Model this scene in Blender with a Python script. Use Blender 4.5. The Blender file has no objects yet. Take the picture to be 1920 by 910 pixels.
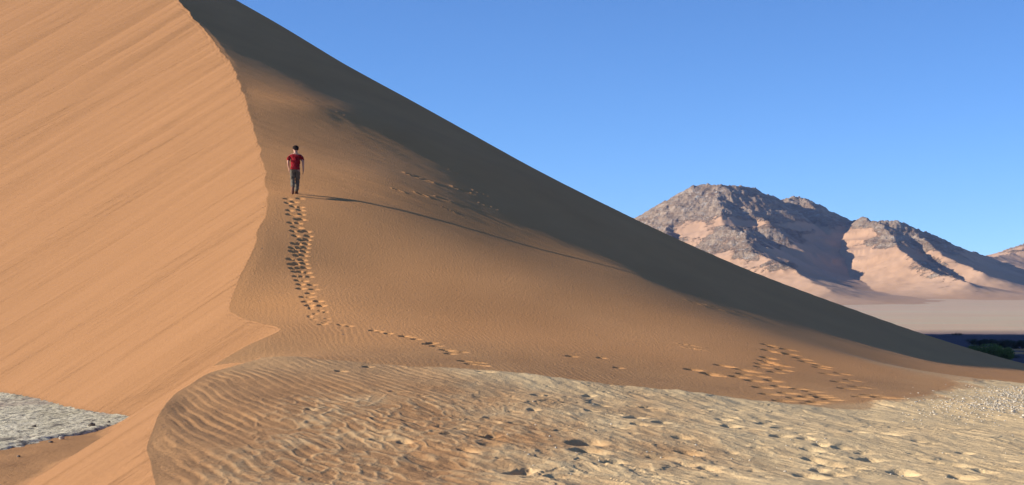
import bpy, bmesh, math, random
import numpy as np
from mathutils import Vector
R = math.radians
C = bpy.context.scene.collection
scn = bpy.context.scene

# ------------------------------------------------------------------ camera
FPX = 3045.0            # focal length in photo pixels (1920 wide)
VH = 560.0              # horizon row
cam_d = bpy.data.cameras.new('camera')
cam_d.sensor_width = 36.0
cam_d.lens = FPX / 1920.0 * 36.0
cam_d.shift_y = (VH - 455.0) / 1920.0
cam_d.clip_start = 0.1
cam_d.clip_end = 30000.0
cam = bpy.data.objects.new('camera', cam_d)
C.objects.link(cam)
cam.location = (0, 0, 0)
cam.rotation_euler = (R(90), 0, 0)
scn.camera = cam

# ------------------------------------------------------------------ light
SUN_EL = 18.0
SUN_FROM = 264.0        # compass bearing the sun stands at (0 = +Y, 90 = +X): from the left
SUN_STR = 5.0
SKY_STR = 0.112
EXPOSURE = 0.76
w = bpy.data.worlds.new('World')
scn.world = w
w.use_nodes = True
nt = w.node_tree
nt.nodes.clear()
sky = nt.nodes.new('ShaderNodeTexSky')
sky.sky_type = 'NISHITA'
sky.sun_disc = False
sky.sun_elevation = R(SUN_EL)
sky.sun_rotation = R(SUN_FROM)
sky.air_density = 0.6
sky.dust_density = 0.0
sky.ozone_density = 6.5
sky.altitude = 600
bg = nt.nodes.new('ShaderNodeBackground')
bg.inputs['Strength'].default_value = SKY_STR
wo = nt.nodes.new('ShaderNodeOutputWorld')
nt.links.new(sky.outputs[0], bg.inputs[0])
nt.links.new(bg.outputs[0], wo.inputs[0])
sl = bpy.data.lights.new('sun', 'SUN')
sl.energy = SUN_STR
sl.angle = R(0.5)
sl.color = (1.0, 0.96, 0.90)
sun = bpy.data.objects.new('sun', sl)
C.objects.link(sun)
az = R(SUN_FROM)
sd = Vector((math.sin(az) * math.cos(R(SUN_EL)), math.cos(az) * math.cos(R(SUN_EL)), math.sin(R(SUN_EL))))
sun.rotation_euler = sd.to_track_quat('Z', 'Y').to_euler()
sun.location = (-30, 20, 40)
scn.view_settings.view_transform = 'Standard'
scn.view_settings.look = 'None'
scn.view_settings.exposure = EXPOSURE
scn.view_settings.gamma = 1
scn.view_settings.use_curve_mapping = False
scn.cycles.max_bounces = 6
scn.cycles.diffuse_bounces = 3
scn.cycles.volume_bounces = 0
scn.cycles.volume_step_rate = 4

# ------------------------------------------------------------------ numeric helpers
def P(u, v, y):
    "photo pixel + distance -> world point"
    return ((u - 960.0) / FPX * y, y, (VH - v) / FPX * y)

def ss(a, b, x):
    t = np.clip((x - a) / (b - a), 0, 1)
    return t * t * (3 - 2 * t)

def _hash(ix, iy, seed):
    h = (ix * 374761393 + iy * 668265263 + seed * 974634777) & 0xFFFFFFFF
    h = ((h ^ (h >> 13)) * 1274126177) & 0xFFFFFFFF
    return (h ^ (h >> 16)) & 0xFFFFFFFF

def gn(x, y, seed=0):
    "gradient noise, about -0.7..0.7"
    x = np.asarray(x, dtype=np.float64); y = np.asarray(y, dtype=np.float64)
    xf = np.floor(x); yf = np.floor(y)
    ix = xf.astype(np.int64); iy = yf.astype(np.int64)
    fx = x - xf; fy = y - yf
    ux = fx * fx * fx * (fx * (fx * 6 - 15) + 10)
    uy = fy * fy * fy * (fy * (fy * 6 - 15) + 10)
    def g(dx, dy):
        a = _hash(ix + dx, iy + dy, seed).astype(np.float64) * (2 * math.pi / 4294967296.0)
        return np.cos(a) * (fx - dx) + np.sin(a) * (fy - dy)
    a = g(0, 0); b = g(1, 0); c = g(0, 1); d = g(1, 1)
    return (a + (b - a) * ux) * (1 - uy) + (c + (d - c) * ux) * uy

def fbm(x, y, seed, octs=4, gain=0.5, lac=2.03):
    r = 0; a = 1.0
    for o in range(octs):
        r = r + a * gn(x, y, seed + o * 17)
        x = x * lac + 13.1; y = y * lac + 7.7; a *= gain
    return r

def interp(pts, k, j, xs):
    "monotone-ish smooth interpolation through pts (column k -> column j)"
    a = np.array(sorted(pts, key=lambda p: p[k]))
    X = a[:, k]; Y = a[:, j]
    d = np.diff(Y) / np.diff(X)
    m = np.zeros(len(X))
    m[0] = d[0]; m[-1] = d[-1]
    for i in range(1, len(X) - 1):
        m[i] = 0 if d[i - 1] * d[i] <= 0 else 2 * d[i - 1] * d[i] / (d[i - 1] + d[i])
    xs = np.asarray(xs, dtype=np.float64)
    i = np.clip(np.searchsorted(X, xs) - 1, 0, len(X) - 2)
    h = X[i + 1] - X[i]
    tt = (xs - X[i]) / h
    t = np.clip(tt, 0, 1)
    r = (2*t**3 - 3*t**2 + 1) * Y[i] + (t**3 - 2*t**2 + t) * h * m[i] + (-2*t**3 + 3*t**2) * Y[i+1] + (t**3 - t**2) * h * m[i+1]
    return r + np.where(tt > 1, (tt - 1) * h * m[-1], 0) + np.where(tt < 0, tt * h * m[0], 0)

# ------------------------------------------------------------------ material helpers
def new_mat(name):
    m = bpy.data.materials.new(name)
    m.use_nodes = True
    n = m.node_tree
    n.nodes.clear()
    out = n.nodes.new('ShaderNodeOutputMaterial')
    b = n.nodes.new('ShaderNodeBsdfPrincipled')
    b.inputs['Roughness'].default_value = 0.95
    b.inputs['Specular IOR Level'].default_value = 0.1
    n.links.new(b.outputs[0], out.inputs[0])
    return m, n, b

def N(n, typ, **kw):
    x = n.nodes.new(typ)
    for k, v in kw.items():
        if hasattr(x, k):
            setattr(x, k, v)
        else:
            x.inputs[k].default_value = v
    return x

def attr(n, name):
    a = n.nodes.new('ShaderNodeAttribute'); a.attribute_name = name
    return a

def noise(n, vec, scale, detail=4, rough=0.5, dist=0.0):
    x = n.nodes.new('ShaderNodeTexNoise')
    x.inputs['Scale'].default_value = scale
    x.inputs['Detail'].default_value = detail
    x.inputs['Roughness'].default_value = rough
    x.inputs['Distortion'].default_value = dist
    if vec is not None: n.links.new(vec, x.inputs['Vector'])
    return x.outputs['Fac']

def mapr(n, fac, a, b, c=0.0, d=1.0):
    x = n.nodes.new('ShaderNodeMapRange')
    x.inputs[1].default_value = a; x.inputs[2].default_value = b
    x.inputs[3].default_value = c; x.inputs[4].default_value = d
    n.links.new(fac, x.inputs[0])
    return x.outputs[0]

def mixc(n, fac, a, b, mode='MIX'):
    x = n.nodes.new('ShaderNodeMix'); x.data_type = 'RGBA'; x.blend_type = mode
    for sock, val in ((x.inputs[0], fac), (x.inputs[6], a), (x.inputs[7], b)):
        if isinstance(val, (tuple, list)): sock.default_value = (*val, 1) if len(val) == 3 else val
        elif isinstance(val, (int, float)): sock.default_value = val
        else: n.links.new(val, sock)
    return x.outputs[2]

def math_(n, op, a, b=None):
    x = n.nodes.new('ShaderNodeMath'); x.operation = op
    for i, val in enumerate((a, b)):
        if val is None: continue
        if isinstance(val, (int, float)): x.inputs[i].default_value = val
        else: n.links.new(val, x.inputs[i])
    return x.outputs[0]

def coords(n, scale=(1, 1, 1), rot=(0, 0, 0), src=None):
    if src is None:
        src = n.nodes.new('ShaderNodeTexCoord').outputs['Object']
    m = n.nodes.new('ShaderNodeMapping')
    m.inputs['Scale'].default_value = scale
    m.inputs['Rotation'].default_value = rot
    n.links.new(src, m.inputs['Vector'])
    return m.outputs[0]

def bump(n, b, h, dist, strength=1.0, prev=None):
    x = n.nodes.new('ShaderNodeBump')
    x.inputs['Strength'].default_value = strength
    x.inputs['Distance'].default_value = dist
    n.links.new(h, x.inputs['Height'])
    if prev is not None: n.links.new(prev, x.inputs['Normal'])
    if b is not None: n.links.new(x.outputs[0], b.inputs['Normal'])
    return x.outputs[0]

def tag(o, label=None, cat=None, group=None, kind=None):
    if label: o['label'] = label
    if cat: o['category'] = cat
    if group: o['group'] = group
    if kind: o['kind'] = kind
    return o

def grid_mesh(name, X, Y, Z, mat, attrs=None, facemask=None, normals=None):
    "regular grid -> mesh object; attrs: name -> 2D float array or (H,W,3)"
    H, W = X.shape
    co = np.stack([X, Y, Z], -1).reshape(-1, 3)
    idx = np.arange(H * W).reshape(H, W)
    q = np.stack([idx[:-1, :-1], idx[:-1, 1:], idx[1:, 1:], idx[1:, :-1]], -1).reshape(-1, 4)
    remap = None
    if facemask is not None:
        q = q[facemask.reshape(-1)]
        used = np.zeros(H * W, bool); used[q.reshape(-1)] = True
        remap = np.cumsum(used) - 1
        co = co[used]; q = remap[q]
    me = bpy.data.meshes.new(name)
    me.vertices.add(len(co)); me.vertices.foreach_set('co', co.astype(np.float32).ravel())
    me.loops.add(q.size); me.loops.foreach_set('vertex_index', q.astype(np.int32).ravel())
    me.polygons.add(len(q)); me.polygons.foreach_set('loop_start', np.arange(0, q.size, 4, dtype=np.int32))
    me.update(calc_edges=True)
    me.polygons.foreach_set('use_smooth', np.ones(len(q), bool))
    for k, a in (attrs or {}).items():
        if a.ndim == 3:
            at = me.attributes.new(k, 'FLOAT_VECTOR', 'POINT')
            d = a.reshape(-1, 3)
            if remap is not None: d = d[used]
            at.data.foreach_set('vector', d.astype(np.float32).ravel())
        else:
            at = me.attributes.new(k, 'FLOAT', 'POINT')
            d = a.reshape(-1)
            if remap is not None: d = d[used]
            at.data.foreach_set('value', d.astype(np.float32).ravel())
    if normals is not None:
        d = normals.reshape(-1, 3)
        if remap is not None: d = d[used]
        me.normals_split_custom_set_from_vertices(d.astype(np.float32))
    me.materials.append(mat)
    o = bpy.data.objects.new(name, me)
    C.objects.link(o)
    return o

# ------------------------------------------------------------------ the big dune: control curves
CREST = [P(*p) for p in [
    (300, 960, 12.5), (290, 910, 15), (283, 870, 16.6), (277, 838, 18.2), (290, 800, 20.2), (305, 770, 22), (345, 728, 25.5), (400, 699, 28.4), (440, 691, 29.8), (490, 681, 31.2),
    (440, 679, 32.8), (402, 685, 34.2), (425, 670, 35.2), (462, 650, 36.3), (522, 620, 38.6), (455, 597, 41), (431, 577, 42.6), (436, 545, 44.4), (448, 516, 46.2), (475, 460, 49.6),
    (491, 412, 53), (497, 350, 58.2), (490, 290, 64), (470, 225, 71), (455, 172, 77.5), (432, 120, 86), (378, 50, 99), (332, 0, 109),
    (262, -62, 124), (160, -140, 150), (60, -190, 180)]]
CREST += [(-72, 215, 49), (-96, 270, 52)]
RIDGE = [P(*p) for p in [
    (1935, 685, 84), (1830, 657, 85.6), (1735, 628, 87), (1600, 580, 88), (1400, 505, 89.5), (1200, 415, 91), (1000, 315, 96), (800, 205, 106),
    (640, 117, 116), (445, 2, 131), (300, -80, 150)]]
RIDGE = [(75, 40, -5.0), (45, 68, -4.3)] + RIDGE + [(-46, 190, 44), (-66, 215, 48), (-90, 270, 50)]
FLANK = [P(*p) for p in [
    # the line the walker's shadow follows, then past the terminator
    (555, 366, 57), (660, 380, 57), (800, 410, 57.4), (1000, 465, 57.9), (1200, 517, 58.4), (1260, 537, 58.8), (1500, 607, 62),
    (1700, 666, 65), (1900, 700, 67),
    (590, 200, 77), (640, 230, 75.5), (800, 335, 67), (900, 390, 63), (600, 290, 66), (700, 330, 63),
    (550, 500, 48), (600, 560, 43.7), (700, 500, 49.5), (850, 500, 51), (1000, 530, 50.5), (800, 600, 42), (1000, 600, 44),
    (1200, 600, 47), (1400, 620, 49), (800, 650, 36.6), (1000, 655, 37.4), (1200, 655, 40), (1200, 700, 35), (1400, 655, 43.5), (1400, 700, 37.2),
    (1600, 700, 41.5), (1400, 738, 32.8), (1600, 735, 35.2), (1800, 715, 51), (600, 640, 37.2), (650, 672, 33),
    (560, 671, 33.0), (900, 690, 32.8), (1700, 745, 34),
    # foreground
    (700, 692, 31), (900, 708, 30.4), (1100, 728, 30), (1300, 750, 29.8), (1600, 765, 31), (1860, 740, 39), (1920, 716, 57),
    (500, 740, 24.6), (700, 750, 24.2), (1000, 770, 24), (1300, 800, 23.6), (1700, 815, 24), (2000, 830, 25),
    (500, 820, 19.2), (800, 830, 19.4), (1200, 850, 19.4), (1600, 870, 19.6), (1920, 880, 19.8),
    (600, 910, 15.2), (1000, 910, 15.8), (1400, 920, 15.8), (1900, 940, 15.8)]]
FLANK += [(-4, 8, -1.72), (4, 8, -1.78), (-2.5, 0, -1.75), (3, 0, -1.75), (-3, -25, -2), (8, -25, -2.2), (25, 0, -2.8), (40, 10, -3.6), (18, 22, -2.4), (22, 36, -2.7), (14.5, 45, -2.4), (35, 50, -3.4)]

def tps_fit(pts, lam=0.02):
    p = np.array(pts, dtype=np.float64)
    xy = p[:, :2]; n = len(p)
    d2 = ((xy[:, None] - xy[None]) ** 2).sum(-1)
    K = 0.5 * d2 * np.log(d2 + 1e-12)
    A = np.zeros((n + 3, n + 3))
    A[:n, :n] = K + np.eye(n) * lam
    A[:n, n] = 1; A[:n, n + 1:] = xy; A[n, :n] = 1; A[n + 1:, :n] = xy.T
    b = np.zeros(n + 3); b[:n] = p[:, 2]
    return xy, np.linalg.solve(A, b)

TXY, TW = tps_fit(CREST + RIDGE + FLANK)

def F0(x, y):
    x = np.asarray(x, dtype=np.float64); y = np.asarray(y, dtype=np.float64)
    sh = np.broadcast(x, y).shape
    xf = np.broadcast_to(x, sh).ravel(); yf = np.broadcast_to(y, sh).ravel()
    out = TW[-3] + TW[-2] * xf + TW[-1] * yf
    for (cx, cy), wt in zip(TXY, TW[:-3]):
        d2 = (xf - cx) ** 2 + (yf - cy) ** 2
        out += wt * 0.5 * d2 * np.log(d2 + 1e-12)
    return out.reshape(sh)

def ybound(x):
    "where the pale foreground rise gives way to the dune's foot"
    return interp([(-9, 31.5), (-5, 31.6), (-2.6, 31.2), (-.6, 30.8), (1.4, 30.4), (3.4, 30.2), (5.2, 30.6), (6.9, 31.6), (8.4, 33.5), (10, 37.5), (13, 45), (17, 54), (22, 62), (40, 75)], 0, 1, x)

def xcrest(y):
    yy = np.asarray(y, dtype=np.float64)
    j = (fbm(yy / 3.4, yy * 0 + .5, 91, 4, 0.48)) * np.clip((yy - 14) * 0.0042, 0.02, 0.32)
    return interp(CREST, 1, 0, yy) + j

def xridge(y):
    return interp(RIDGE, 1, 0, y)

def zbase(x, y):
    return -2.78 - 5.2 * ss(0, 1, ((x - 5) * 0.5 + (y - 50)) / 60.0)

def F(x, y):
    z = F0(x, y)
    d = np.asarray(y) - ybound(x)
    lip = 0.10 * np.exp(-(np.minimum(d, 0) / 2.2) ** 2) * (d <= 0) + (0.10 * np.exp(-(d / .35) ** 2) - 0.05 * np.exp(-((d - .9) / .8) ** 2)) * (d > 0)
    z = z + lip * ss(-6.5, -4.5, x) * (1 - ss(3.0, 6.5, x))
    dr = np.maximum(x - xridge(y), 0)
    z = z - 0.55 * dr * dr / (dr + 2.0) * ss(72, 82, y)
    return z

def hit(u, v, y0=13.0, y1=130.0):
    "where the ray through a photo pixel meets the bare dune shape"
    ys = np.linspace(y0, y1, 1200)
    g = F((u - 960) / FPX * ys, ys) - (VH - v) / FPX * ys
    k = np.argmax(g > 0)
    y = ys[k]
    return ((u - 960) / FPX * y, y)

# ------------------------------------------------------------------ grid
rows = np.concatenate([np.arange(-30, 13, 1.5), np.arange(13, 35, .06), np.arange(35, 62, .08), np.arange(62, 130, .22), np.arange(130, 272, 1.6)])
DT = 0.0005
tl = -np.concatenate([np.arange(1, 380) * DT, .19 * 1.06 ** np.arange(1, 46)])[::-1]
tr = np.concatenate([np.arange(0, 1120) * DT, .56 * 1.05 ** np.arange(1, 44)])
tau = np.concatenate([tl, tr])
KC = len(tl)
Yg = np.repeat(rows[:, None], len(tau), 1)
sc_ = np.maximum(rows, 14.0)[:, None]
XC = xcrest(np.maximum(rows, 12.5))[:, None]
Xg = XC + sc_ * tau[None, :]
H, W = Xg.shape
print('grid', H, W)
Z = F(Xg, Yg)
base = zbase(Xg, Yg)

# --- slip face: the angle-of-repose surface hanging from the crest
T = 0.62
qy = [12.0]
while qy[-1] < 271: qy.append(qy[-1] + max(.03, .0022 * qy[-1]))
qy = np.array(qy); qx = xcrest(qy); qz = F(qx, qy)
qs = np.concatenate([[0], np.cumsum(np.hypot(np.diff(qx), np.diff(qy)))])
S = np.full((H, KC), -50.0); SS = np.zeros((H, KC))
for i in range(H):
    y = rows[i]
    lo = np.searchsorted(qy, y - 14); hi = np.searchsorted(qy, y + 60)
    if hi - lo < 5: lo, hi = 0, 200
    val = qz[None, lo:hi] - T * np.hypot(Xg[i, :KC, None] - qx[None, lo:hi], y - qy[None, lo:hi])
    k = np.argmax(val, 1)
    ar = np.arange(KC)
    k = np.clip(k, 1, hi - lo - 2)
    a, b_, c = val[ar, k - 1], val[ar, k], val[ar, k + 1]
    den = a - 2 * b_ + c
    off = np.where(np.abs(den) > 1e-9, np.clip(.5 * (a - c) / np.where(np.abs(den) > 1e-9, den, 1), -.5, .5), 0)
    S[i] = b_ - .25 * (a - c) * off
    kk = k + lo
    SS[i] = qs[kk] + off * np.where(off > 0, qs[kk + 1] - qs[kk], qs[kk] - qs[kk - 1])
DD = (np.interp(SS, qs, qz) - S) / T
slip = np.zeros((H, W)); slip[:, :KC] = 1
# small avalanche tongues running down the slip face
fade = ss(0, 1.2, DD)
CA, CB = .88, .475
SC = Xg[:, :KC] * CB - Yg[:, :KC] * CA; SL = Xg[:, :KC] * CA + Yg[:, :KC] * CB
st = .030 * fbm(SC / .8, SL / 9 + .1, 301, 3, .55) + .05 * gn(SC / 4.0, SL / 22, 305)
S = S + st * fade
Z[:, :KC] = S
edge = np.full((H, W), -1.0)
fl = -2.78 + .05 * fbm(Xg / 3, Yg / 5, 61, 3)
left_floor = (Xg < XC)
k_ = .10
def smax(a, b, k):
    h = np.clip(.5 + .5 * (a - b) / k, 0, 1)
    return b + (a - b) * h + k * h * (1 - h)
# open ground the dune stands on
gl = np.minimum(base, fl) + .02 * gn(Xg / .8, Yg / 1.2, 62)
onfloor = (gl > Z - .05) * 1.0
Z = smax(Z, gl, .12)
right = (~left_floor)

# --- wind work on the stoss side
db = Yg - ybound(Xg)                       # <0: foreground
rg_ = ss(3, 8, Xg)
fore = 1 - ss(-.25 - .5 * rg_, .25 + .5 * rg_, db + (.42 + 1.5 * rg_) * fbm(Xg / 1.3, Yg / 3.0, 401, 5, .62))
fore = fore * (Xg > XC + .001)
near = np.clip(1 - Yg / 75, 0, 1)
wx = Xg + .16 * gn(Xg / 1.9, Yg / 6.5, 11) + .07 * gn(Xg / .5, Yg / 1.9, 12)
def rip(ph):
    s = np.sin(ph + .45 * np.sin(ph)); return s + .15 * np.sin(2 * ph + 1.0)
ph1 = (wx + .36 * Yg - .09 * np.clip(Xg + 4, 0, 5) ** 1.2) * 2 * math.pi / .20
amp1 = .0030 * (.6 + 1.7 * gn(Xg / .8, Yg / 2.2, 13) + .3)
dist_r = Xg + .2 * Yg
rough_r = ss(-3.5, 2.2, Xg + (22 - Yg) * .10)     # right part: lumpy, trodden
r1 = rip(ph1) * np.clip(amp1, .001, .02) * fore * (1 - .72 * rough_r)
# fine ripples on the dune foot and flank
ph2 = (Xg + .22 * gn(Xg / 1.3, Yg / 3.5, 21) + .09 * gn(Xg / .4, Yg / 1.2, 22) + .20 * Yg) * 2 * math.pi / .14
a2 = .0013 * (1 - ss(34, 52, Yg)) * (1 - fore) * np.clip(.7 + 1.3 * gn(Xg / 3, Yg / 4, 23), 0, 1.6)
r2 = rip(ph2) * a2 * right
# lumps
cx_ = Xg + .25 * Yg
l0 = fbm(cx_ / .9, Yg / 1.8, 31, 3, .5)
l1 = fbm((cx_ + .42 * l0 + .12 * gn(cx_ / .3, Yg / .7, 33)) / 1.25, (Yg + .5 * l0) / 2.3, 31, 6, .44)
l6 = 1 - 2.6 * np.abs(gn(cx_ / .17 + .6 * l1, Yg / .55 + .5 * l0, 143))
sc1 = fbm((cx_ + .3 * l0) / 1.5, Yg / 2.6, 131, 5, .55); sc2 = fbm(cx_ / .7, Yg / 1.3, 137, 4, .55)
l5 = fbm((cx_ + .10 * l1) / .26, Yg / .8, 35, 3, .55)
l2 = 1 - 2.6 * np.abs(fbm(cx_ / .62 + 7, Yg / 1.5, 37, 3, .5))
l3 = fbm(cx_ / 2.6, Yg / 4.2, 43, 2)
net = np.maximum(0, 1 - 5.5 * np.abs(gn(cx_ / .30 + .7 * l0, Yg / .85 + .6 * l0, 151) + .35 * gn(cx_ / .14, Yg / .4, 153))) * ss(-4.5, -2.5, Xg + (Yg - 24) * .1) * (1 - ss(23, 27, Yg)) * (1 - .5 * rough_r)
lump = fore * (.009 * net + (.009 + .026 * rough_r) * l1 + .0042 * rough_r * l6 + (.003 + .005 * rough_r) * l5 + (.002 + .009 * rough_r) * (1.3 * ss(-.01, .035, sc1) * ss(-.1, .25, gn(Xg / 2.2, Yg / 3, 139)) + .8 * ss(-.01, .03, sc2) * ss(-.05, .2, gn(Xg / 1.3, Yg / 2, 141))) + .016 * rough_r * l2 + .004 * (1 - rough_r) * l2 + .06 * l3)
lump *= (ss(12, 15, Yg) * .75 + .25) * (1 - .22 * rough_r)
soft = (1 - fore) * right * (.025 * gn(Xg / 5, Yg / 9, 51) + .05 * gn(Xg / 11, Yg / 14, 52) * ss(50, 70, Yg)) * (1 - ss(100, 130, Yg) * .5)
# wind-torn streaks near the terminator
stk = (1 - fore) * right * ss(50, 62, Yg) * (1 - ss(75, 120, Yg)) * .014 * fbm(Xg / 2.4 + .2 * Yg, (Yg + .35 * Xg) / 1.1, 55, 3, .6)
detail = (r1 + r2 + lump + soft + stk) * right * ss(-.001, .35, Xg - XC)
Z += detail
lowx = .0
# wind-scoured kerb at the foot line
# --- footprints
rnd = random.Random(5)
PRX = []
def dent(x, y, rx, ry, depth, ang=0.0, rim=.3, skew=.0):
    rm = max(rx, ry)
    i0, i1 = np.searchsorted(rows, y - 2.2 * rm), np.searchsorted(rows, y + 2.2 * rm)
    for i in range(i0, i1):
        xr = Xg[i]
        j0, j1 = np.searchsorted(xr, x - 2.4 * rm), np.searchsorted(xr, x + 2.4 * rm)
        if j1 <= j0: continue
        dx = xr[j0:j1] - x; dy = rows[i] - y
        ca, sa = math.cos(ang), math.sin(ang)
        a = (dx * ca + dy * sa) / rx; b = (-dx * sa + dy * ca) / ry
        lean = 1 - .65 * np.clip(a, -1, 1)
        a = np.where(a < 0, a * 1.25, a * .85)
        r = np.sqrt(a * a + b * b) * (1 + .10 * math.sin(3 * x) * np.sin(2 * np.arctan2(b, a) + x * 5))
        h = -depth * lean * np.exp(-r ** 3 * 1.1) + rim * depth * np.exp(-((r - 1.25) / .33) ** 2)
        Z[i, j0:j1] += h
trail = []
pts = [(550, 372), (553, 400), (566, 440), (556, 490), (572, 530), (583, 560), (592, 572)]
n = 27
for k in range(n):
    t = k / (n - 1)
    v = 373 + (573 - 373) * t
    u = np.interp(v, [p[1] for p in pts], [p[0] for p in pts])
    for off in (-11, 0, 11):
        if rnd.random() < (.10 if off == 1 else .22): continue
        x, y = hit(u + off + rnd.uniform(-1.8, 1.8), v + (0, 3.5, 0)[off == 1] + rnd.uniform(-1, 1), 38)
        dent(x, y, .12 + .03 * rnd.random(), .11, .08 + .02 * rnd.random() if off == 1 else .05 + .02 * rnd.random(), rnd.uniform(-.2, .2), .08)
for k in range(12):
    x, y = hit(590 + rnd.uniform(-10, 25), 577 + k * 3 + rnd.uniform(-1, 1), 36)
    dent(x, y, .08, .09, .022, 0, .1)
for (u, v, s) in [(605, 609, .5), (640, 610, .5), (655, 612, .5), (700, 621, .6), (712, 623, .6), (728, 626, .6), (757, 631, .8), (768, 633, .8), (780, 637, .7), (803, 646, 1), (811, 644, 1), (818, 650, .9),
                  (838, 657, 1.1), (850, 660, 1.1), (845, 664, .9), (866, 661, .8), (873, 677, 1.3), (884, 683, 1), (895, 680, 1.3), (903, 685, 1.2), (909, 700, 1.4), (1072, 669, .9), (1128, 671, .6), (1160, 690, .7)]:
    x, y = hit(u, v, 26)
    dent(x, y, .14 * s ** .5, .12, .075 * s, -.1, .06)
for (a, b) in [(322, 385), (350, 395), (325, 407), (395, 402), (365, 417), (405, 420), (320, 435), (315, 447), (335, 455), (300, 458), (375, 465), (300, 470), (380, 480), (230, 478), (260, 485),
               (350, 488), (290, 503), (238, 495), (210, 505), (340, 520), (270, 520), (365, 540), (300, 545), (330, 570), (395, 565), (435, 550), (430, 585), (380, 595), (485, 560), (510, 572),
               (470, 580), (530, 580), (560, 590), (505, 600), (480, 605), (450, 437), (470, 450), (525, 465), (520, 473), (600, 495), (550, 497), (640, 520), (590, 525), (670, 545), (620, 550),
               (705, 573), (675, 580), (745, 580), (790, 585), (40, 477), (100, 492), (130, 500), (150, 462), (165, 465)]:
    x, y = hit(1280 + a / 2, 455 + b / 2, 26)
    dent(x, y, .19 + .04 * rnd.random(), .15, .085 + .03 * rnd.random(), -.1, .03)
for (a, b, s) in [(460, 545, 1), (460, 605, 1), (590, 630, 1.2), (495, 665, .8), (735, 655, 1), (1090, 685, 1.3), (1465, 645, 1.2), (1500, 720, 1.1), (1660, 680, 1), (450, 720, 1.2), (985, 420, 1.2), (400, 425, .8),
                  (240, 443, 1.1), (655, 527, 1), (780, 405, 1), (410, 465, .8), (1505, 558, .8), (520, 510, .8), (860, 600, 1.1), (1110, 380, .8), (1400, 385, .7), (1190, 468, .7), (130, 350, 1), (240, 380, 1), (620, 700, 1)]:
    x, y = hit(1400 + a * .2708, 700 + b * .271)
    dent(x, y, .14 * s, .20 * s, .060 * s, rnd.uniform(-.4, .4), .06)
for (u, v, s) in [(1097, 833, 1.5), (1100, 848, 1.3), (1200, 800, .9), (1225, 805, .9), (1240, 797, .9), (1110, 772, .8), (1190, 787, 1), (1150, 870, 1), (985, 885, 1), (970, 889, 1), (920, 820, .8), (1000, 770, .7), (1105, 740, .8),
                  (640, 697, .8), (690, 688, .8), (585, 770, .6), (1010, 745, 1), (1130, 760, .8), (1330, 770, 1), (1370, 800, 1), (1290, 850, 1), (1330, 880, .9), (880, 850, .8), (760, 830, .7)]:
    x, y = hit(u, v)
    dent(x, y, .14 * s, .20 * s, .065 * s, rnd.uniform(-.5, .5), .08)
# torn crust patches high on the flank
for (u, v, s) in [(782, 332, 2.2), (800, 338, 1.6), (820, 345, 1.3), (868, 357, 2.0), (900, 362, 1.4), (850, 322, 1), (790, 365, 1.2), (745, 357, 1), (830, 373, 1.3), (838, 392, .8), (845, 396, .7), (915, 386, 1.4), (560, 158, 1), (580, 185, 1.2), (640, 213, 1),
                  (1300, 568, 1.2), (1340, 578, 1.2), (1390, 590, 1), (1290, 648, 1.1), (1300, 655, 1)]:
    x, y = hit(u, v, 40)
    dent(x, y, .24 * s, .09 * s, .018 * s, -.5 + rnd.uniform(-.1, .1), .9)
# random scuffs in the trodden foreground
for k in range(90):
    u, v = rnd.uniform(700, 1915), 735 + 170 * rnd.random() ** 1.2
    x, y = hit(u, v)
    if y > ybound(x) - .5: continue
    s = rnd.uniform(.35, .9)
    dent(x, y, .17 * s, .13 * s, .040 * s, rnd.uniform(-.5, .3), .04)

# --- attributes
crest_hi = ss(-.004, .012, r1) * .7 + ss(.0, .05, lump) * .5
pn = fbm(Xg / 1.7 + 3, Yg / 4.5, 71, 4, .55)
pale = fore * np.clip(-.12 + .98 * ss(-2.8, 4.2, Xg + (24 - Yg) * .05 + 3.2 * pn) + .30 * crest_hi + .45 * net + .28 * ss(26, 30, Yg), 0, 1)
wash = ss(9.5, 14, Xg + .25 * pn * 6) * ss(34, 38, Yg) * (1 - ss(50, 53, Yg)) * right   # pale wash sand lapping the dune's tail
rim = (1 - fore) * right * .55 * ss(.9, .0, db) * ss(4, 8, Xg)
pale = np.maximum(pale, np.maximum(wash * .75, rim))
isfloor = (Xg < XC) * (1 - ss(-.02, .05, Z - gl))
fall = np.zeros((H, W, 3)); fall[..., 0] = Xg * CB - Yg * CA; fall[..., 1] = Xg * CA + Yg * CB
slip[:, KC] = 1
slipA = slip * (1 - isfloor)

# --- normals
dXi, dYi, dZi = np.gradient(Xg, axis=1), np.gradient(Yg, axis=1), np.gradient(Z, axis=1)
eXi, eYi, eZi = np.gradient(Xg, axis=0), np.gradient(Yg, axis=0), np.gradient(Z, axis=0)
nrm = np.stack([dYi * eZi - dZi * eYi, dZi * eXi - dXi * eZi, dXi * eYi - dYi * eXi], -1)
nrm /= np.linalg.norm(nrm, axis=-1, keepdims=True)

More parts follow.
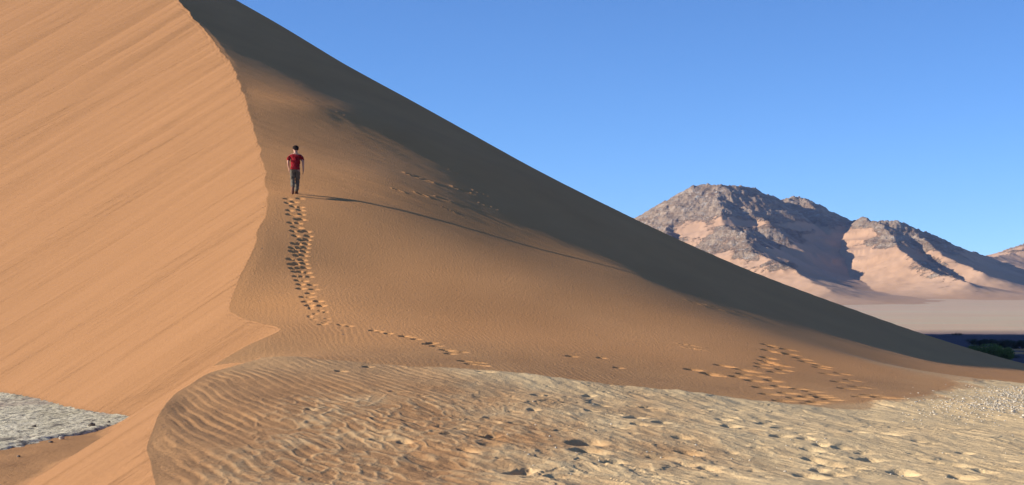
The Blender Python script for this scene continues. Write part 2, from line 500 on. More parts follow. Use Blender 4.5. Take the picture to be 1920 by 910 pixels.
# ------------------------------------------------------------------ sand material
def sand_material():
    m, n, b = new_mat('sand')
    oc = n.nodes.new('ShaderNodeTexCoord').outputs['Object']
    pa = attr(n, 'pale').outputs['Fac']
    sp = attr(n, 'slip').outputs['Fac']
    flv = attr(n, 'fall').outputs['Vector']
    big = noise(n, coords(n, (1, .5, 1), src=oc), .25, 4, .55)
    red = mixc(n, mapr(n, big, .3, .7), (.61, .284, .100), (.69, .328, .120))
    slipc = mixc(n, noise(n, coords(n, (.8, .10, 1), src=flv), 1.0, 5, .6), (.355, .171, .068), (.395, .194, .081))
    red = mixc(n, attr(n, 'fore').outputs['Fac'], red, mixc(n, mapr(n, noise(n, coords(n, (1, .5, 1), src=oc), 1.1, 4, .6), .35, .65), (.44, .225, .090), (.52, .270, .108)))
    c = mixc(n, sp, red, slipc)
    palec = mixc(n, noise(n, coords(n, (1.4, .5, 1), src=oc), 1.6, 5, .6), (.70, .475, .225), (.81, .58, .30))
    c = mixc(n, pa, c, palec)
    # grain
    g = noise(n, coords(n, (1, 1, 1), src=oc), 42, 3, .8)
    c = mixc(n, mapr(n, g, .3, .7, 0, 1), c, mixc(n, 1.0, c, (.84, .82, .80), 'MULTIPLY'))
    # sparse dark heavy-mineral flecks
    fn = noise(n, coords(n, (1.4, .35, 1), src=oc), 9, 3, .7)
    c = mixc(n, math_(n, 'MULTIPLY', mapr(n, fn, .66, .74), math_(n, 'SUBTRACT', 1.0, sp)), c, (.24, .14, .085))
    n.links.new(c, b.inputs['Base Color'])
    # streaks down the slip face
    s1 = noise(n, coords(n, (1.0, .06, 1), src=flv), 3.6, 7, .66)
    s2 = noise(n, coords(n, (1.0, .03, 1), src=flv), 6.5, 3, .6)
    k1 = mapr(n, s1, .56, .62, 1, 0)
    s3 = noise(n, coords(n, (1.0, .05, 1), src=flv), 2.0, 8, .72)
    k3 = mapr(n, s3, .565, .585, 1, 0)
    hsum = math_(n, 'ADD', math_(n, 'ADD', math_(n, 'MULTIPLY', s1, .9), math_(n, 'MULTIPLY', k3, .16)), math_(n, 'ADD', math_(n, 'MULTIPLY', k1, .30), math_(n, 'MULTIPLY', s2, .35)))
    calm = mapr(n, noise(n, coords(n, (.35, .10, 1), src=flv), .8, 4), .38, .62, .12, 1.0)
    hsl = math_(n, 'MULTIPLY', hsum, calm)
    nb = bump(n, None, hsl, .06, 1.0)
    n.links.new(math_(n, 'MULTIPLY', sp, 1.0), nb.node.inputs['Strength'])
    fine = noise(n, coords(n, (1, .6, 1), src=oc), 14, 5, .7)
    bump(n, b, fine, .016, 1.0, nb)
    return m
M_SAND = sand_material()

vert_fore = fore > .5
fm = (vert_fore[:-1, :-1] & vert_fore[1:, 1:]) | ((Yg[:-1, :-1] < ybound(Xg[:-1, :-1]) - 3) & (np.arange(W - 1)[None, :] >= KC))
toe = np.maximum(fore, .95 * (1 - ss(3, 10, db + 2.0 * gn(Xg / 4, Yg / 5, 405))) * (1 - ss(8, 14, Xg)))
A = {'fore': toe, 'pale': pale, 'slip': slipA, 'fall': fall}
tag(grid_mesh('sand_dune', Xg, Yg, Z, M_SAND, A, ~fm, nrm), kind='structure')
tag(grid_mesh('ground', Xg, Yg, Z, M_SAND, A, fm, nrm), kind='structure')

def surf(x, y):
    "height of the finished sand at a world point"
    i = int(np.clip(np.searchsorted(rows, y), 1, H - 1))
    z = [np.interp(x, Xg[k], Z[k]) for k in (i - 1, i)]
    t = (y - rows[i - 1]) / (rows[i] - rows[i - 1])
    return float(z[0] * (1 - t) + z[1] * t)

# ------------------------------------------------------------------ dry pan at the foot of the slip face
def build_pan():
    xs = np.concatenate([np.arange(-150, -20, 2.0), np.arange(-20, -16, .2), np.arange(-16, -8.2, .03)])
    ys = np.concatenate([np.arange(24, 62, .09), np.arange(62, 130, 2.0)])
    X, Y = np.meshgrid(xs, ys)
    near_y = interp([(-150, 5), (-30, 22), (-16, 27.8), (-9.1 - .0, 28.9), (-8.55, 30.4)], 0, 1, X)
    # lower edge of the pan seen from the sand: from px (0,850) to (230,770)
    near_y = np.interp(X, [-150, -30, -12, -9.6, -9.1, -8.75, -8.3], [8, 22, 26.5, 29.2, 31.2, 33.8, 38.5])
    near_y = near_y + .8 * fbm(X / 2.0, X * 0 + .3, 501, 4, .6)
    ins = ss(-1.4, 1.6, Y - near_y + 1.2 * fbm(X / .7, Y / 1.5, 507, 3, .6))
    wxp = X + .1 * gn(X / .5, Y / .5, 503)
    crust = .011 * fbm(wxp / .45, Y / .55, 505, 4, .6) + .009 * (1 - 2.5 * np.abs(gn(wxp / .35, Y / .45, 509)))
    flakes = np.where(gn(wxp / .22, Y / .28, 511) > .15, .010, 0) + .007 * gn(X / .09, Y / .12, 513)
    Zp = -2.775 + ins * .03 + (crust + flakes) * ins - (1 - ins) * .06
    m, n, b = new_mat('pan_clay')
    oc = n.nodes.new('ShaderNodeTexCoord').outputs['Object']
    f = noise(n, coords(n, (1, .45, 1), src=oc), 1.3, 6, .65)
    f2 = noise(n, coords(n, (1, .7, 1), src=oc), 11, 5, .75)
    c = mixc(n, mapr(n, f, .35, .65), (.56, .47, .29), (.82, .70, .47))
    c = mixc(n, mapr(n, f2, .50, .60), c, (.16, .13, .09))
    c = mixc(n, mapr(n, noise(n, coords(n, (1, .35, 1), src=oc), 3.2, 5, .75), .54, .62), c, (.22, .18, .125))
    c = mixc(n, mapr(n, noise(n, coords(n, (1, .4, 1), src=oc), .5, 4), .56, .68), c, (.42, .31, .21))
    n.links.new(c, b.inputs['Base Color'])
    bump(n, b, f2, .015)
    tag(grid_mesh('dry_pan', X, Y, Zp, m), kind='structure')
build_pan()

# ------------------------------------------------------------------ tall dune hidden behind, whose shade lies over the plain
def build_back_dune():
    xs = np.arange(-260, 60, 2.5); ys = np.arange(150, 420, 2.5)
    X, Y = np.meshgrid(xs, ys)
    xc = -66 + 8 * np.sin(Y / 60.0)
    hz = 50 * ss(140, 215, Y) * (1 - ss(338, 372, Y)) + 3
    zl = hz - .6 * np.maximum(xc - X, 0) - .50 * np.maximum(X - xc, 0)
    Zb = np.maximum(zl, -10)
    zero = np.zeros_like(X)
    tag(grid_mesh('sand_dune', X, Y, Zb, M_SAND, {'pale': zero, 'slip': zero}), kind='structure')
build_back_dune()

# ------------------------------------------------------------------ plain
def zplain(x, y):
    z = -8 + 16 * ss(1150, 1900, y) + .022 * np.maximum(y - 1900, 0)
    l = 1 - ss(-15, 30, x + (y - 60) * .2 * (y < 200))
    z = z + 5.0 * (1 - ss(20, 70, ((x - 5) * .5 + (y - 50)))) * (y < 400)
    return z
def build_plain():
    ys = np.concatenate([[-1500, -700, -300, -120], np.arange(-60, 80, 10), np.arange(80, 420, 2.0), np.geomspace(420, 3400, 160)])
    a = np.concatenate([-np.geomspace(.30, 1.5, 25)[::-1], np.arange(-.28, .60, .004), np.geomspace(.62, 1.5, 25)])
    Y = np.repeat(ys[:, None], len(a), 1)
    X = a[None, :] * np.maximum(np.abs(Y), 800)
    Xn = a[None, :] * np.maximum(Y, 250)
    X = np.where(Y > 0, np.where(np.abs(a[None, :]) < .6, Xn, X), X)
    Zp = zplain(X, Y) - .9 * (Y < 90) + .25 * fbm(X / 40, Y / 40, 601, 3)
    Zp = Zp + (.12 * fbm(X / 2.5, Y / 4, 611, 3, .6)) * (Y > 80) * (Y < 430)
    m, n, b = new_mat('gravel_plain')
    oc = n.nodes.new('ShaderNodeTexCoord').outputs['Object']
    st = noise(n, coords(n, (.0035, .0060, 1), src=oc), 1.6, 5, .6)
    c = mixc(n, mapr(n, st, .40, .62), (.55, .43, .27), (.56, .385, .245))
    st2 = noise(n, coords(n, (.010, .02, 1), src=oc), 1.6, 6, .7)
    c = mixc(n, mapr(n, st2, .45, .7), c, (.62, .39, .25))
    # dark gravel tone over the dune's shade strip, deepening that shade in colour
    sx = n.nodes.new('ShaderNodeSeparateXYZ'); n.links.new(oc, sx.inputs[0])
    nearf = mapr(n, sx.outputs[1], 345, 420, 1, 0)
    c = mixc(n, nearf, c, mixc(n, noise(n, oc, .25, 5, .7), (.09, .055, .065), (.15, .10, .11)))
    far = mapr(n, sx.outputs[1], 1150, 1700, 0, 1)
    c = mixc(n, far, c, (.52, .34, .21))
    n.links.new(c, b.inputs['Base Color'])
    bump(n, b, noise(n, oc, .5, 6, .75), .25)
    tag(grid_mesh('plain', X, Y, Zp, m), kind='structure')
build_plain()

# ------------------------------------------------------------------ mountains
def dense(line, step=5.0):
    p = np.array([P(*q) for q in line]); out = []
    for a, b in zip(p[:-1], p[1:]):
        k = max(2, int(np.linalg.norm(b - a) / step))
        for t in np.arange(k) / k: out.append(a + (b - a) * t)
    out.append(p[-1])
    return np.array(out)

def build_mountains():
    sky_line = dense([(900, 560, 2500), (1050, 500, 2350), (1130, 460, 2250), (1200, 418, 2180), (1235, 397, 2140), (1262, 378, 2110), (1290, 361, 2080), (1318, 347, 2050), (1345, 345, 2040), (1378, 350, 2050), (1405, 356, 2080), (1432, 367, 2110),
                      (1460, 377, 2140), (1478, 371, 2150), (1502, 370, 2160), (1522, 379, 2170), (1550, 395, 2180), (1592, 415, 2190)])
    sky2 = dense([(1592, 417, 2190), (1622, 412, 2060), (1642, 415, 2000), (1680, 417, 1990), (1702, 425, 1990), (1740, 440, 2010), (1780, 460, 2050), (1820, 475, 2090), (1850, 483, 2130)])
    sky3 = dense([(1850, 483, 2130), (1870, 484, 2160), (1900, 475, 2250), (1925, 466, 2250), (1990, 440, 2300), (2100, 400, 2400), (2250, 440, 2500), (2400, 500, 2600)])
    spur = dense([(1330, 347, 2045), (1350, 385, 1960), (1362, 425, 1860), (1392, 440, 1790), (1412, 470, 1720), (1440, 492, 1660), (1490, 514, 1580), (1530, 545, 1500), (1560, 570, 1440)])
    spur_b = dense([(1345, 346, 2040), (1385, 385, 1985), (1430, 412, 1930), (1445, 425, 1890)])
    spur_c = dense([(1502, 371, 2160), (1540, 408, 2080), (1560, 425, 2020)])
    spur_l = dense([(1290, 361, 2080), (1262, 420, 1950), (1215, 470, 1800), (1180, 530, 1650)])
    spur_r = dense([(1642, 415, 2000), (1672, 455, 1880), (1712, 492, 1760), (1762, 522, 1660), (1812, 546, 1580)])
    spur_r2 = dense([(1702, 425, 1990), (1752, 470, 1880), (1802, 500, 1800), (1842, 520, 1740)])
    sets = [(sky_line, .55), (sky2, .52), (sky3, .34), (spur, .50), (spur_b, .62), (spur_c, .55), (spur_l, .55), (spur_r, .55), (spur_r2, .58)]
    us = np.concatenate([np.arange(850, 1180, 12), np.arange(1180, 1935, 1.25), np.arange(1935, 2450, 9)])
    ys = np.concatenate([np.arange(1300, 2260, 3.4), np.arange(2260, 3200, 16)])
    Y = np.repeat(ys[:, None], len(us), 1)
    X = (us[None] - 960) / FPX * Y
    # warp the plan so that ridges wander
    Xw = X + 9 * fbm(X / 60, Y / 60, 701, 4); Yw = Y + 12 * fbm(X / 60, Y / 60, 711, 4)
    best = np.full(X.shape, -99.0)
    for pts, sl_ in sets:
        for i in range(0, X.shape[0], 40):
            v = np.full(X[i:i + 40].shape, -99.0)
            for q in pts:
                d = np.hypot(Xw[i:i + 40] - q[0], (Yw[i:i + 40] - q[1]))
                np.maximum(v, q[2] + 2 - sl_ * d, out=v)
            best[i:i + 40] = np.maximum(best[i:i + 40], v)
    zp = zplain(X, Y)
    raw = best - zp
    Zm = zp + np.where(raw > 0, raw, 0)
    # concave skirts of blown sand
    h = np.clip(raw, -60, None)
    k = 16.0
    skirt = k * np.log1p(np.exp(np.clip(h / k, -8, 30)))
    Zm = zp - 1.2 + skirt
    # where rock shows, where sand lies
    U = X / Y * FPX + 960
    V = VH - Zm / Y * FPX
    def blob(u, v, ru, rv): return np.exp(-(((U - u) / ru) ** 2 + ((V - v) / rv) ** 2))
    rock = ss(34, 66, h + 34 * fbm(X / 70, Y / 90, 731, 4, .6))
    sand = blob(1300, 432, 42, 20) + blob(1360, 415, 26, 9) + blob(1410, 420, 34, 8) + 1.3 * blob(1560, 465, 62, 26) + blob(1590, 440, 60, 12) + blob(1500, 425, 40, 8) + blob(1495, 535, 45, 14) + .9 * blob(1620, 500, 60, 22) + blob(1880, 500, 60, 22)
    rk = blob(1450, 500, 50, 14) + blob(1400, 478, 34, 12) + blob(1740, 500, 45, 16) + blob(1700, 450, 50, 22) + blob(1780, 522, 34, 9)
    rock = np.clip(rock - 1.1 * np.clip(sand, 0, 1) + .9 * rk * ss(-.5, .3, fbm(X / 25, Y / 30, 733, 3)), 0, 1)
    rock *= ss(3, 14, h)
    n1 = fbm(X / 55, Y / 55, 741, 3, .5)
    n2 = 1 - 2.4 * np.abs(fbm(X / 26, Y / 26, 747, 3, .55))
    n3 = fbm(X / 9, Y / 11, 753, 3, .7)
    n4 = np.where(gn(X / 7, Y / 9, 759) > .12, 1.0, 0) * 1.6
    Zm = Zm + rock * (4.0 * n1 + 1.9 * n2 + 1.0 * n3 + .5 * n4) + (1 - rock) * .5 * n1
    # terrace-like drifts in the sandy bowl
    bowl = np.exp(-(((U - 1590) / 62) ** 2 + ((V - 465) / 34) ** 2))
    cu = ((U - 1590) / 70) ** 2 * 16
    Zm = Zm + (1 - rock) * bowl * 6.0 * np.abs(((V + cu + 5 * gn(X / 40, Y / 60, 763)) / 17.0) % 1.0 - .35)
    Zm = np.where(Y > 2700, Zm - (Y - 2700) * .2, Zm)
    m, n, b = new_mat('mountain_rock')
    oc = n.nodes.new('ShaderNodeTexCoord').outputs['Object']
    ra = attr(n, 'rock').outputs['Fac']
    jit = noise(n, oc, .05, 7, .85)
    rf = mapr(n, math_(n, 'ADD', ra, math_(n, 'MULTIPLY', math_(n, 'SUBTRACT', jit, .5), 2.8)), .38, .55)
    sandc = mixc(n, mapr(n, noise(n, oc, .008, 4), .35, .65), (.44, .255, .14), (.50, .305, .18))
    rockc = mixc(n, mapr(n, noise(n, oc, .035, 6, .75), .35, .65), (.25, .165, .10), (.46, .34, .23))
    rockc = mixc(n, mapr(n, noise(n, oc, .16, 4, .7), .55, .68), rockc, (.47, .42, .35))
    stra = noise(n, coords(n, (.012, .012, .16), (R(18), R(-14), 0), src=oc), 1.0, 5, .7)
    rockc = mixc(n, mapr(n, stra, .40, .60), mixc(n, 1.0, rockc, (.72, .66, .60), 'MULTIPLY'), rockc)
    c = mixc(n, rf, sandc, rockc)
    n.links.new(c, b.inputs['Base Color'])
    bump(n, b, math_(n, 'MULTIPLY', noise(n, oc, .13, 5, .8), rf), 5.0)
    tag(grid_mesh('mountain', X, Y, Zm, m, {'rock': rock}), kind='structure')
build_mountains()

# ------------------------------------------------------------------ haze
def build_haze():
    me = bpy.data.meshes.new('haze')
    bm = bmesh.new()
    bmesh.ops.create_cube(bm, size=1)
    bm.to_mesh(me); bm.free()
    o = bpy.data.objects.new('haze', me); C.objects.link(o)
    x0, x1, y0, y1, z0, z1 = -5200, 5200, -1600, 3450, -14, 200
    o.location = ((x0 + x1) / 2, (y0 + y1) / 2, (z0 + z1) / 2)
    o.scale = (x1 - x0, y1 - y0, z1 - z0)
    m = bpy.data.materials.new('haze'); m.use_nodes = True
    n = m.node_tree; n.nodes.clear()
    out = n.nodes.new('ShaderNodeOutputMaterial')
    v = n.nodes.new('ShaderNodeVolumePrincipled')
    v.inputs['Color'].default_value = (.50, .62, 1.0, 1)
    v.inputs['Density'].default_value = 0.000065
    v.inputs['Anisotropy'].default_value = .1
    n.links.new(v.outputs[0], out.inputs['Volume'])
    me.materials.append(m)
    tag(o, kind='stuff')
    return o
build_haze()

# ------------------------------------------------------------------ gravel and stones
def rock_bm(bm, c, r, rnd, flat=.7, sub=1):
    res = bmesh.ops.create_icosphere(bm, subdivisions=sub, radius=1)
    k = [rnd.uniform(.7, 1.25) for _ in range(3)]
    a = rnd.uniform(0, 6.28); ca, sa = math.cos(a), math.sin(a)
    for v in res['verts']:
        q = rnd.uniform(.82, 1.15)
        x, y, z = v.co.x * k[0] * q * r, v.co.y * k[1] * q * r, v.co.z * k[2] * q * r * flat
        v.co = (c[0] + x * ca - y * sa, c[1] + x * sa + y * ca, c[2] + z)

def stone_mat(name, a, b):
    m, n, bs = new_mat(name)
    oc = n.nodes.new('ShaderNodeTexCoord').outputs['Object']
    n.links.new(mixc(n, mapr(n, noise(n, oc, 9, 5, .7), .3, .7), a, b), bs.inputs['Base Color'])
    bump(n, bs, noise(n, oc, 25, 4, .7), .01)
    return m
M_PALE = stone_mat('pale_stone', (.40, .33, .23), (.60, .51, .38))
M_DARK = stone_mat('dark_stone', (.10, .085, .07), (.20, .165, .13))

def build_gravel():
    bm = bmesh.new(); rg = random.Random(9)
    k = 0
    while k < 4200:
        u = rg.uniform(1690, 2120); v = rg.uniform(722, 800)
        t = (u - 1690) / 230.0
        if rg.random() > min(1, t * t + .02) * math.exp(-((v - (772 - 24 * t)) / 22.0) ** 2): continue
        y = 1.0
        x, y = hit(u, v, 18)
        r_ = rg.uniform(.008, .028) * (1 + 1.0 * (rg.random() < .05))
        rock_bm(bm, (x, y, surf(x, y) + r_ * .1), r_, rg, .6, 1)
        k += 1
    for k in range(60):
        u = rg.uniform(900, 1915); v = rg.uniform(735, 905)
        x, y = hit(u, v, 14)
        if y > ybound(x) - .3: continue
        r_ = rg.uniform(.008, .020)
        rock_bm(bm, (x, y, surf(x, y) + r_ * .2), r_, rg, .7, 1)
    me = bpy.data.meshes.new('gravel'); bm.to_mesh(me); bm.free()
    me.materials.append(M_PALE)
    o = bpy.data.objects.new('gravel', me); C.objects.link(o)
    tag(o, kind='stuff')
build_gravel()

def stone(u, v, zlev, r_, mat, label, seed):
    y = zlev / ((VH - v) / FPX)
    x = (u - 960) / FPX * y
    bm = bmesh.new(); rock_bm(bm, (0, 0, r_ * .3), r_, random.Random(seed), .7, 2)
    me = bpy.data.meshes.new('stone'); bm.to_mesh(me); bm.free(); me.materials.append(mat)
    o = bpy.data.objects.new('stone', me); C.objects.link(o); o.location = (x, y, zlev)
    tag(o, label, 'stone', 'loose stones around the pale pan')
stone(115, 823, -2.77, .055, M_PALE, 'pale stone on the near rim of the grey pan', 1)
stone(95, 830, -2.78, .04, M_DARK, 'dark stone just left of the pale rim stone', 2)
stone(35, 857, -2.78, .035, M_DARK, 'small dark stone alone on the brown sand below the pan', 3)
stone(164, 757, -2.74, .06, M_DARK, 'dark stone at the far rim of the pan under the slip face', 4)
stone(172, 799, -2.74, .07, M_DARK, 'flat dark stone lying inside the grey pan near its right end', 5)
stone(64, 801, -2.74, .05, M_DARK, 'small dark stone in the middle of the grey pan', 6)
stone(204, 793, -2.74, .045, M_DARK, 'dark stone at the right tip of the pan', 7)

# ------------------------------------------------------------------ shrubs on the shaded plain
def leaf_mat(name, a, b):
    m, n, bs = new_mat(name)
    oc = n.nodes.new('ShaderNodeTexCoord').outputs['Object']
    n.links.new(mixc(n, mapr(n, noise(n, oc, 1.6, 4, .7), .35, .65), a, b), bs.inputs['Base Color'])
    bs.inputs['Roughness'].default_value = .7
    return m
M_LEAF = leaf_mat('green_leaves', (.09, .12, .025), (.18, .22, .05))
M_LEAFD = leaf_mat('dark_leaves', (.030, .034, .020), (.060, .062, .035))
M_WOOD = leaf_mat('twig_bark', (.08, .06, .045), (.14, .11, .08))

def shrub(u, v, y, width, height, mat, label, seed, nleaf=5200):
    rg = random.Random(seed)
    x = (u - 960) / FPX * y; z = float(zplain(np.array(x), np.array(y)))
    root = bpy.data.objects.new('shrub', None); C.objects.link(root)
    root.location = (x, y, z); root.empty_display_size = .2
    tag(root, label, 'shrub', 'shrubs on the shaded plain behind the dune')
    lobes = []
    for k in range(11):
        a = rg.uniform(-1, 1)
        lobes.append((a * width * .40, rg.uniform(-.25, .25) * width * .6, height * rg.uniform(.28, .62) * (1 - .35 * a * a), width * rg.uniform(.10, .17), height * rg.uniform(.22, .36)))
    bm = bmesh.new()
    for k in range(nleaf):
        lx, ly, lz, rx, rz = lobes[rg.randrange(len(lobes))]
        d = Vector((rg.gauss(0, 1), rg.gauss(0, 1), rg.gauss(0, 1))).normalized() * (rg.random() ** .4)
        p = Vector((lx + d.x * rx * 1.15, ly + d.y * rx * 1.15, max(.05, lz + d.z * rz * 1.1)))
        s_ = height * rg.uniform(.015, .038)
        ax = Vector((rg.gauss(0, 1), rg.gauss(0, 1), rg.gauss(0, 1))).normalized()
        bx = ax.orthogonal().normalized()
        vs = [bm.verts.new(p + q) for q in (-ax * s_ * 1.8, bx * s_ * .7, ax * s_ * 1.8, -bx * s_ * .7)]
        bm.faces.new(vs)
    me = bpy.data.meshes.new('foliage'); bm.to_mesh(me); bm.free(); me.materials.append(mat)
    f = bpy.data.objects.new('foliage', me); C.objects.link(f); f.parent = root
    bm = bmesh.new()
    for lx, ly, lz, rx, rz in lobes:
        a = Vector((lx * .25, ly * .25, -.1)); b_ = Vector((lx, ly, lz))
        ax = (b_ - a).normalized(); ox = ax.orthogonal().normalized(); oy = ax.cross(ox)
        ring = []
        for p, rr in ((a, .05), ((a + b_) / 2 + Vector((0, 0, .1)), .035), (b_, .015)):
            ring.append([bm.verts.new(p + (ox * math.cos(t * 1.0472) + oy * math.sin(t * 1.0472)) * rr * height / 1.8) for t in range(6)])
        for r0, r1_ in zip(ring[:-1], ring[1:]):
            for t in range(6): bm.faces.new((r0[t], r0[(t + 1) % 6], r1_[(t + 1) % 6], r1_[t]))
    me = bpy.data.meshes.new('stem'); bm.to_mesh(me); bm.free(); me.materials.append(M_WOOD)
    st_ = bpy.data.objects.new('stem', me); C.objects.link(st_); st_.parent = root
shrub(1852, 670, 205, 6.2, 2.7, M_LEAF, 'large rounded green shrub beyond the tail of the dune', 3, 9000)
shrub(1893, 655, 262, 5.0, 1.6, M_LEAFD, 'low dark shrub just right of the large green one', 11)
shrub(1918, 656, 258, 4.2, 1.7, M_LEAFD, 'dark shrub cut by the right edge of the photo', 12)
shrub(1836, 648, 275, 4.0, 1.4, M_LEAFD, 'dark shrub peeking out behind the left side of the green one', 13)
shrub(1868, 648, 280, 5.0, 1.3, M_LEAFD, 'low dark shrub behind the right side of the green one', 14)
shrub(1811, 655, 240, 2.2, .7, M_LEAFD, 'small dark bush between the dune edge and the green shrub', 15, 1800)

shrub(1795, 630, 348, 2.6, .9, M_LEAFD, 'tiny bush on the far edge of the shaded strip', 16, 1500)
shrub(1822, 640, 300, 2.4, .8, M_LEAFD, 'small dark bush left of the green shrub in the shade', 17, 1500)
shrub(1905, 668, 215, 2.2, .7, M_LEAFD, 'small bush in front of the dark shrubs by the right edge', 18, 1500)

# ------------------------------------------------------------------ the walker
def skin_mesh(name, verts, edges, radii, mat, sub=2, post=None, parent=None):
    me = bpy.data.meshes.new(name + '_cage')
    me.from_pydata(verts, edges, [])
    o = bpy.data.objects.new(name + '_cage', me); C.objects.link(o)
    md = o.modifiers.new('s', 'SKIN'); md.use_smooth_shade = True
    sd_ = o.modifiers.new('d', 'SUBSURF'); sd_.levels = sub; sd_.render_levels = sub
    if not me.skin_vertices: me.skin_vertices.new() if hasattr(me.skin_vertices, 'new') else None
    lay = me.skin_vertices[0].data
    for i, r_ in enumerate(radii):
        lay[i].radius = (r_, r_) if not isinstance(r_, tuple) else r_
        lay[i].use_root = (i == 0)
    dg = bpy.context.evaluated_depsgraph_get()
    dg.update()
    m2 = bpy.data.meshes.new_from_object(o.evaluated_get(dg))
    bpy.data.objects.remove(o); bpy.data.meshes.remove(me)
    m2.name = name
    if post:
        for v in m2.vertices: v.co = post(v.co.copy())
    m2.materials.clear(); m2.materials.append(mat)
    m2.polygons.foreach_set('use_smooth', [True] * len(m2.polygons))
    ob = bpy.data.objects.new(name, m2); C.objects.link(ob)
    if parent: ob.parent = parent
    return ob

def cloth_mat(name, a, b, sc=14):
    m, n, bs = new_mat(name)
    oc = n.nodes.new('ShaderNodeTexCoord').outputs['Object']
    f = noise(n, coords(n, (1, 1, .6), src=oc), sc, 4, .6)
    n.links.new(mixc(n, mapr(n, f, .3, .7), a, b), bs.inputs['Base Color'])
    bump(n, bs, f, .02)
    bs.inputs['Roughness'].default_value = .85
    return m

def build_person():
    x, y = hit(552, 365.5, 40)
    z = surf(x, y)
    root = bpy.data.objects.new('person', None); C.objects.link(root)
    root.location = (x, y, z - .015)
    root.rotation_euler = (R(-5), R(1.5), R(5))
    root.scale = (1.09, 1.05, 1.0)
    tag(root, 'barearmed person in red t-shirt and grey trousers walking up the dune crest, seen from behind', 'person')
    skin = cloth_mat('skin', (.42, .22, .15), (.50, .28, .19), 6)
    red = cloth_mat('red_cotton', (.19, .006, .009), (.26, .010, .014))
    grey = cloth_mat('grey_green_cotton', (.095, .075, .052), (.150, .120, .085))
    hairm = cloth_mat('dark_hair', (.015, .010, .008), (.035, .022, .016), 60)
    brown = cloth_mat('brown_leather', (.13, .06, .04), (.20, .10, .065))
    hc = Vector((-.012, .10, 1.655))          # head centre
    face = Vector((-.42, .86, -.28)).normalized()   # looking ahead, a little left and down
    V_ = []; E = []; Rr = []
    def add(p, r_, link=None):
        V_.append(p); Rr.append(r_)
        if link is not None: E.append((link, len(V_) - 1))
        return len(V_) - 1
    pel = add((0, 0, .96), .125)
    sp1 = add((0, .015, 1.10), .112, pel); sp2 = add((0, .04, 1.28), .13, sp1); sp3 = add((0, .055, 1.41), .10, sp2)
    nk = add((-.002, .065, 1.50), .052, sp3); hd0 = add((-.006, .085, 1.565), .064, nk); hd1 = add((-.012, .10, 1.65), .088, hd0); add((-.014, .095, 1.71), .062, hd1)
    hands = {}
    for s_, el, wr, kn in ((-1, (-.232, .03, 1.13), (-.195, .15, .915), .02), (1, (.248, -.02, 1.14), (.258, .01, .895), 0)):
        sh = add((.165 * s_, .045, 1.405), .062, sp3)
        m_ = add((.225 * s_, .03, 1.28), .047, sh)
        e_ = add(el, .038, m_)
        f_ = add(tuple(Vector(el).lerp(Vector(wr), .45)), .034, e_)
        w_ = add(wr, .024, f_)
        dv = (Vector(wr) - Vector(el)).normalized()
        pm = Vector(wr) + dv * .055
        p_ = add(tuple(pm), .030, w_)
        hands[s_] = (Vector(wr), dv)
    legs = {}
    for s_, kn, an in ((1, (.080, .13, .53), (.060, .10, .145)), (-1, (-.070, .06, .49), (-.045, -.25, .25))):
        h = add((.085 * s_, 0, .90), .085, pel)
        t_ = add(tuple(Vector(V_[h]).lerp(Vector(kn), .5)), .078, h)
        k_2 = add(kn, .054, t_)
        c_ = add(tuple(Vector(kn).lerp(Vector(an), .35)), .054, k_2)
        a_ = add(an, .034, c_)
        legs[s_] = (Vector(kn), Vector(an))
    def flat(co):
        if co.z > .88 and abs(co.x) < .20 and co.z < 1.50:
            yc = .055 * ss(.9, 1.4, co.z); co.y = yc + (co.y - yc) * .74
        if co.z > 1.56:
            d = co - hc
            f = d.dot(face)
            # nose and chin on the face side
            if f > .05:
                up = d.z; side = (d - face * f).length
                co += face * (.020 * math.exp(-((up + .01) / .02) ** 2) * math.exp(-(d.cross(face).xy.length / .03) ** 2))
                co += face * (.010 * math.exp(-((up + .07) / .025) ** 2))
        return co
    body = skin_mesh('body', V_, E, Rr, skin, 2, flat, root)
    # fingers, ears and facial features grown into the same body mesh
    bm = bmesh.new(); bm.from_mesh(body.data)
    def tube(pts, rs, n_=7):
        rings = []
        for i, (p, rr) in enumerate(zip(pts, rs)):
            ax = (pts[min(i + 1, len(pts) - 1)] - pts[max(i - 1, 0)]).normalized()
            ox = ax.orthogonal().normalized(); oy = ax.cross(ox)
            rings.append([bm.verts.new(p + (ox * math.cos(t * 6.2832 / n_) + oy * math.sin(t * 6.2832 / n_)) * rr) for t in range(n_)])
        for a, b in zip(rings[:-1], rings[1:]):
            for t in range(n_): bm.faces.new((a[t], a[(t + 1) % n_], b[(t + 1) % n_], b[t]))
        bm.faces.new(rings[-1])
    for s_, (wr, dv) in hands.items():
        fwd = Vector((0, 1, 0)); fwd = (fwd - dv * fwd.dot(dv)).normalized()   # across the knuckles
        inn = Vector((-s_, 0, 0))                                             # palm faces the thigh
        for q, ln in zip((-1.5, -.5, .5, 1.5), (.055, .068, .074, .066)):
            b0 = wr + dv * .075 + fwd * q * .0185
            tube([b0 - dv * .02, b0 + dv * ln * .4, b0 + dv * ln * .75 + inn * .012, b0 + dv * ln + inn * .030], (.0105, .0095, .0085, .006))
        t0 = wr + dv * .035 + fwd * .024
        tube([t0, t0 + fwd * .018 + dv * .03 + inn * .006, t0 + fwd * .022 + dv * .058 + inn * .014], (.012, .0105, .007))
    side = face.cross(Vector((0, 0, 1))).normalized()
    def ball(c, r_, sx=1, sy=1, sz=1, seg=10):
        res = bmesh.ops.create_uvsphere(bm, u_segments=seg, v_segments=8, radius=1)
        for v in res['verts']:
            l = v.co.copy(); v.co = c + side * l.x * r_ * sx + face * l.y * r_ * sy + Vector((0, 0, 1)) * l.z * r_ * sz
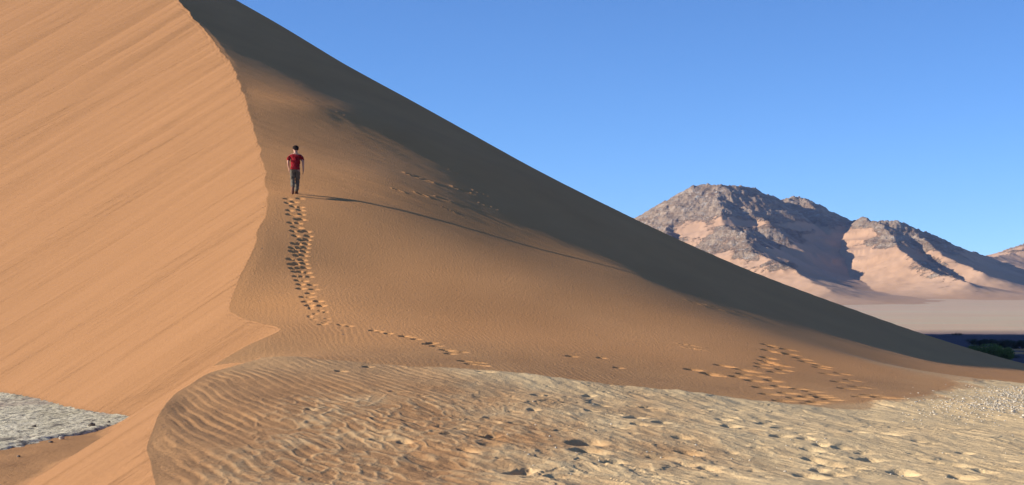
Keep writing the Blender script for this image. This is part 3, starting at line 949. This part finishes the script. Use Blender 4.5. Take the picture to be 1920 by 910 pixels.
    for q in (-1, 1):
        ball(hc + side * q * .086 + Vector((0, 0, -.012)) - face * .005, .030, .30, .6, 1)
        ball(hc + side * q * .032 + face * .080 + Vector((0, 0, .004)), .013)
    ball(hc + face * .088 + Vector((0, 0, -.052)), .018, 1.2, .45, .35)
    bm.to_mesh(body.data); bm.free()
    body.data.polygons.foreach_set('use_smooth', [True] * len(body.data.polygons))
    # t-shirt
    V_, E, Rr = [], [], []
    w0 = add((0, .0, 1.04), .150); a1 = add((0, .0, .955), .155, w0); a2 = add((0, .02, 1.15), .148, w0); a3 = add((0, .045, 1.30), .163, a2); a4 = add((0, .055, 1.40), .122, a3); add((0, .062, 1.465), .070, a4)
    for s_ in (-1, 1):
        b1 = add((.160 * s_, .045, 1.385), .074, a4); b2 = add((.222 * s_, .032, 1.29), .071, b1); add((.236 * s_, .024, 1.205), .064, b2)
    def fshirt(co):
        if abs(co.x) < .21:
            yc = .055 * float(ss(.9, 1.4, co.z)); co.y = yc + (co.y - yc) * .76
        co.y += .010 * math.sin(co.z * 43 + co.x * 18); co.x += .008 * math.sin(co.z * 37 + co.y * 25)
        return co
    skin_mesh('t_shirt', V_, E, Rr, red, 2, fshirt, root)
    # trousers
    V_, E, Rr = [], [], []
    p0 = add((0, 0, .95), .140); add((0, 0, 1.01), .132, p0)
    for s_ in (-1, 1):
        kn, an = legs[s_]
        h = add((.085 * s_, 0, .88), .100, p0)
        t1 = add(tuple(Vector((.085 * s_, 0, .88)).lerp(kn, .5)), .092, h)
        k1 = add(tuple(kn), .074, t1)
        c1 = add(tuple(kn.lerp(an, .5)), .076, k1)
        add(tuple(kn.lerp(an, 1.08)), .066, c1)
    def ftr(co):
        if co.z > .86: co.y *= .82
        co.x += .007 * math.sin(co.z * 50 + co.y * 20); co.y += .009 * math.sin(co.z * 34 + co.x * 30)
        return co
    skin_mesh('trousers', V_, E, Rr, grey, 2, ftr, root)
    # shoes
    for s_, heel, ball_, toe in ((1, (.060, .075, .085), (.064, .20, .075), (.068, .285, .075)), (-1, (-.045, -.300, .175), (-.044, -.250, .05), (-.042, -.185, -.012))):
        V_, E, Rr = [], [], []
        h0 = add(heel, .052); add(tuple(legs[s_][1]), .045, h0); b1 = add(ball_, .054, h0); add(toe, .042, b1)
        skin_mesh('shoe', V_, E, Rr, brown, 2, None, root)
    # hair
    bm = bmesh.new()
    bmesh.ops.create_icosphere(bm, subdivisions=4, radius=1)
    for v in list(bm.verts):
        d = v.co.normalized()
        f = d.dot(face)
        lim = -.80 if f < -.15 else (-.35 if f < .25 else .30)
        nz = float(gn(np.array(d.x * 5 + d.z * 3), np.array(d.y * 5 - d.z * 2), 801)) + .6 * float(gn(np.array(d.x * 13 + d.z * 9), np.array(d.y * 13), 802))
        r_ = .102 + .014 * nz + (.010 if d.z > .3 else 0)
        v.co = hc + Vector((0, -.004, .016)) + d * r_
        v.tag = (d.z < lim + .25 * nz)
    bmesh.ops.delete(bm, geom=[v for v in bm.verts if v.tag], context='VERTS')
    me = bpy.data.meshes.new('hair'); bm.to_mesh(me); bm.free(); me.materials.append(hairm)
    me.polygons.foreach_set('use_smooth', [True] * len(me.polygons))
    ho = bpy.data.objects.new('hair', me); C.objects.link(ho); ho.parent = root
build_person()
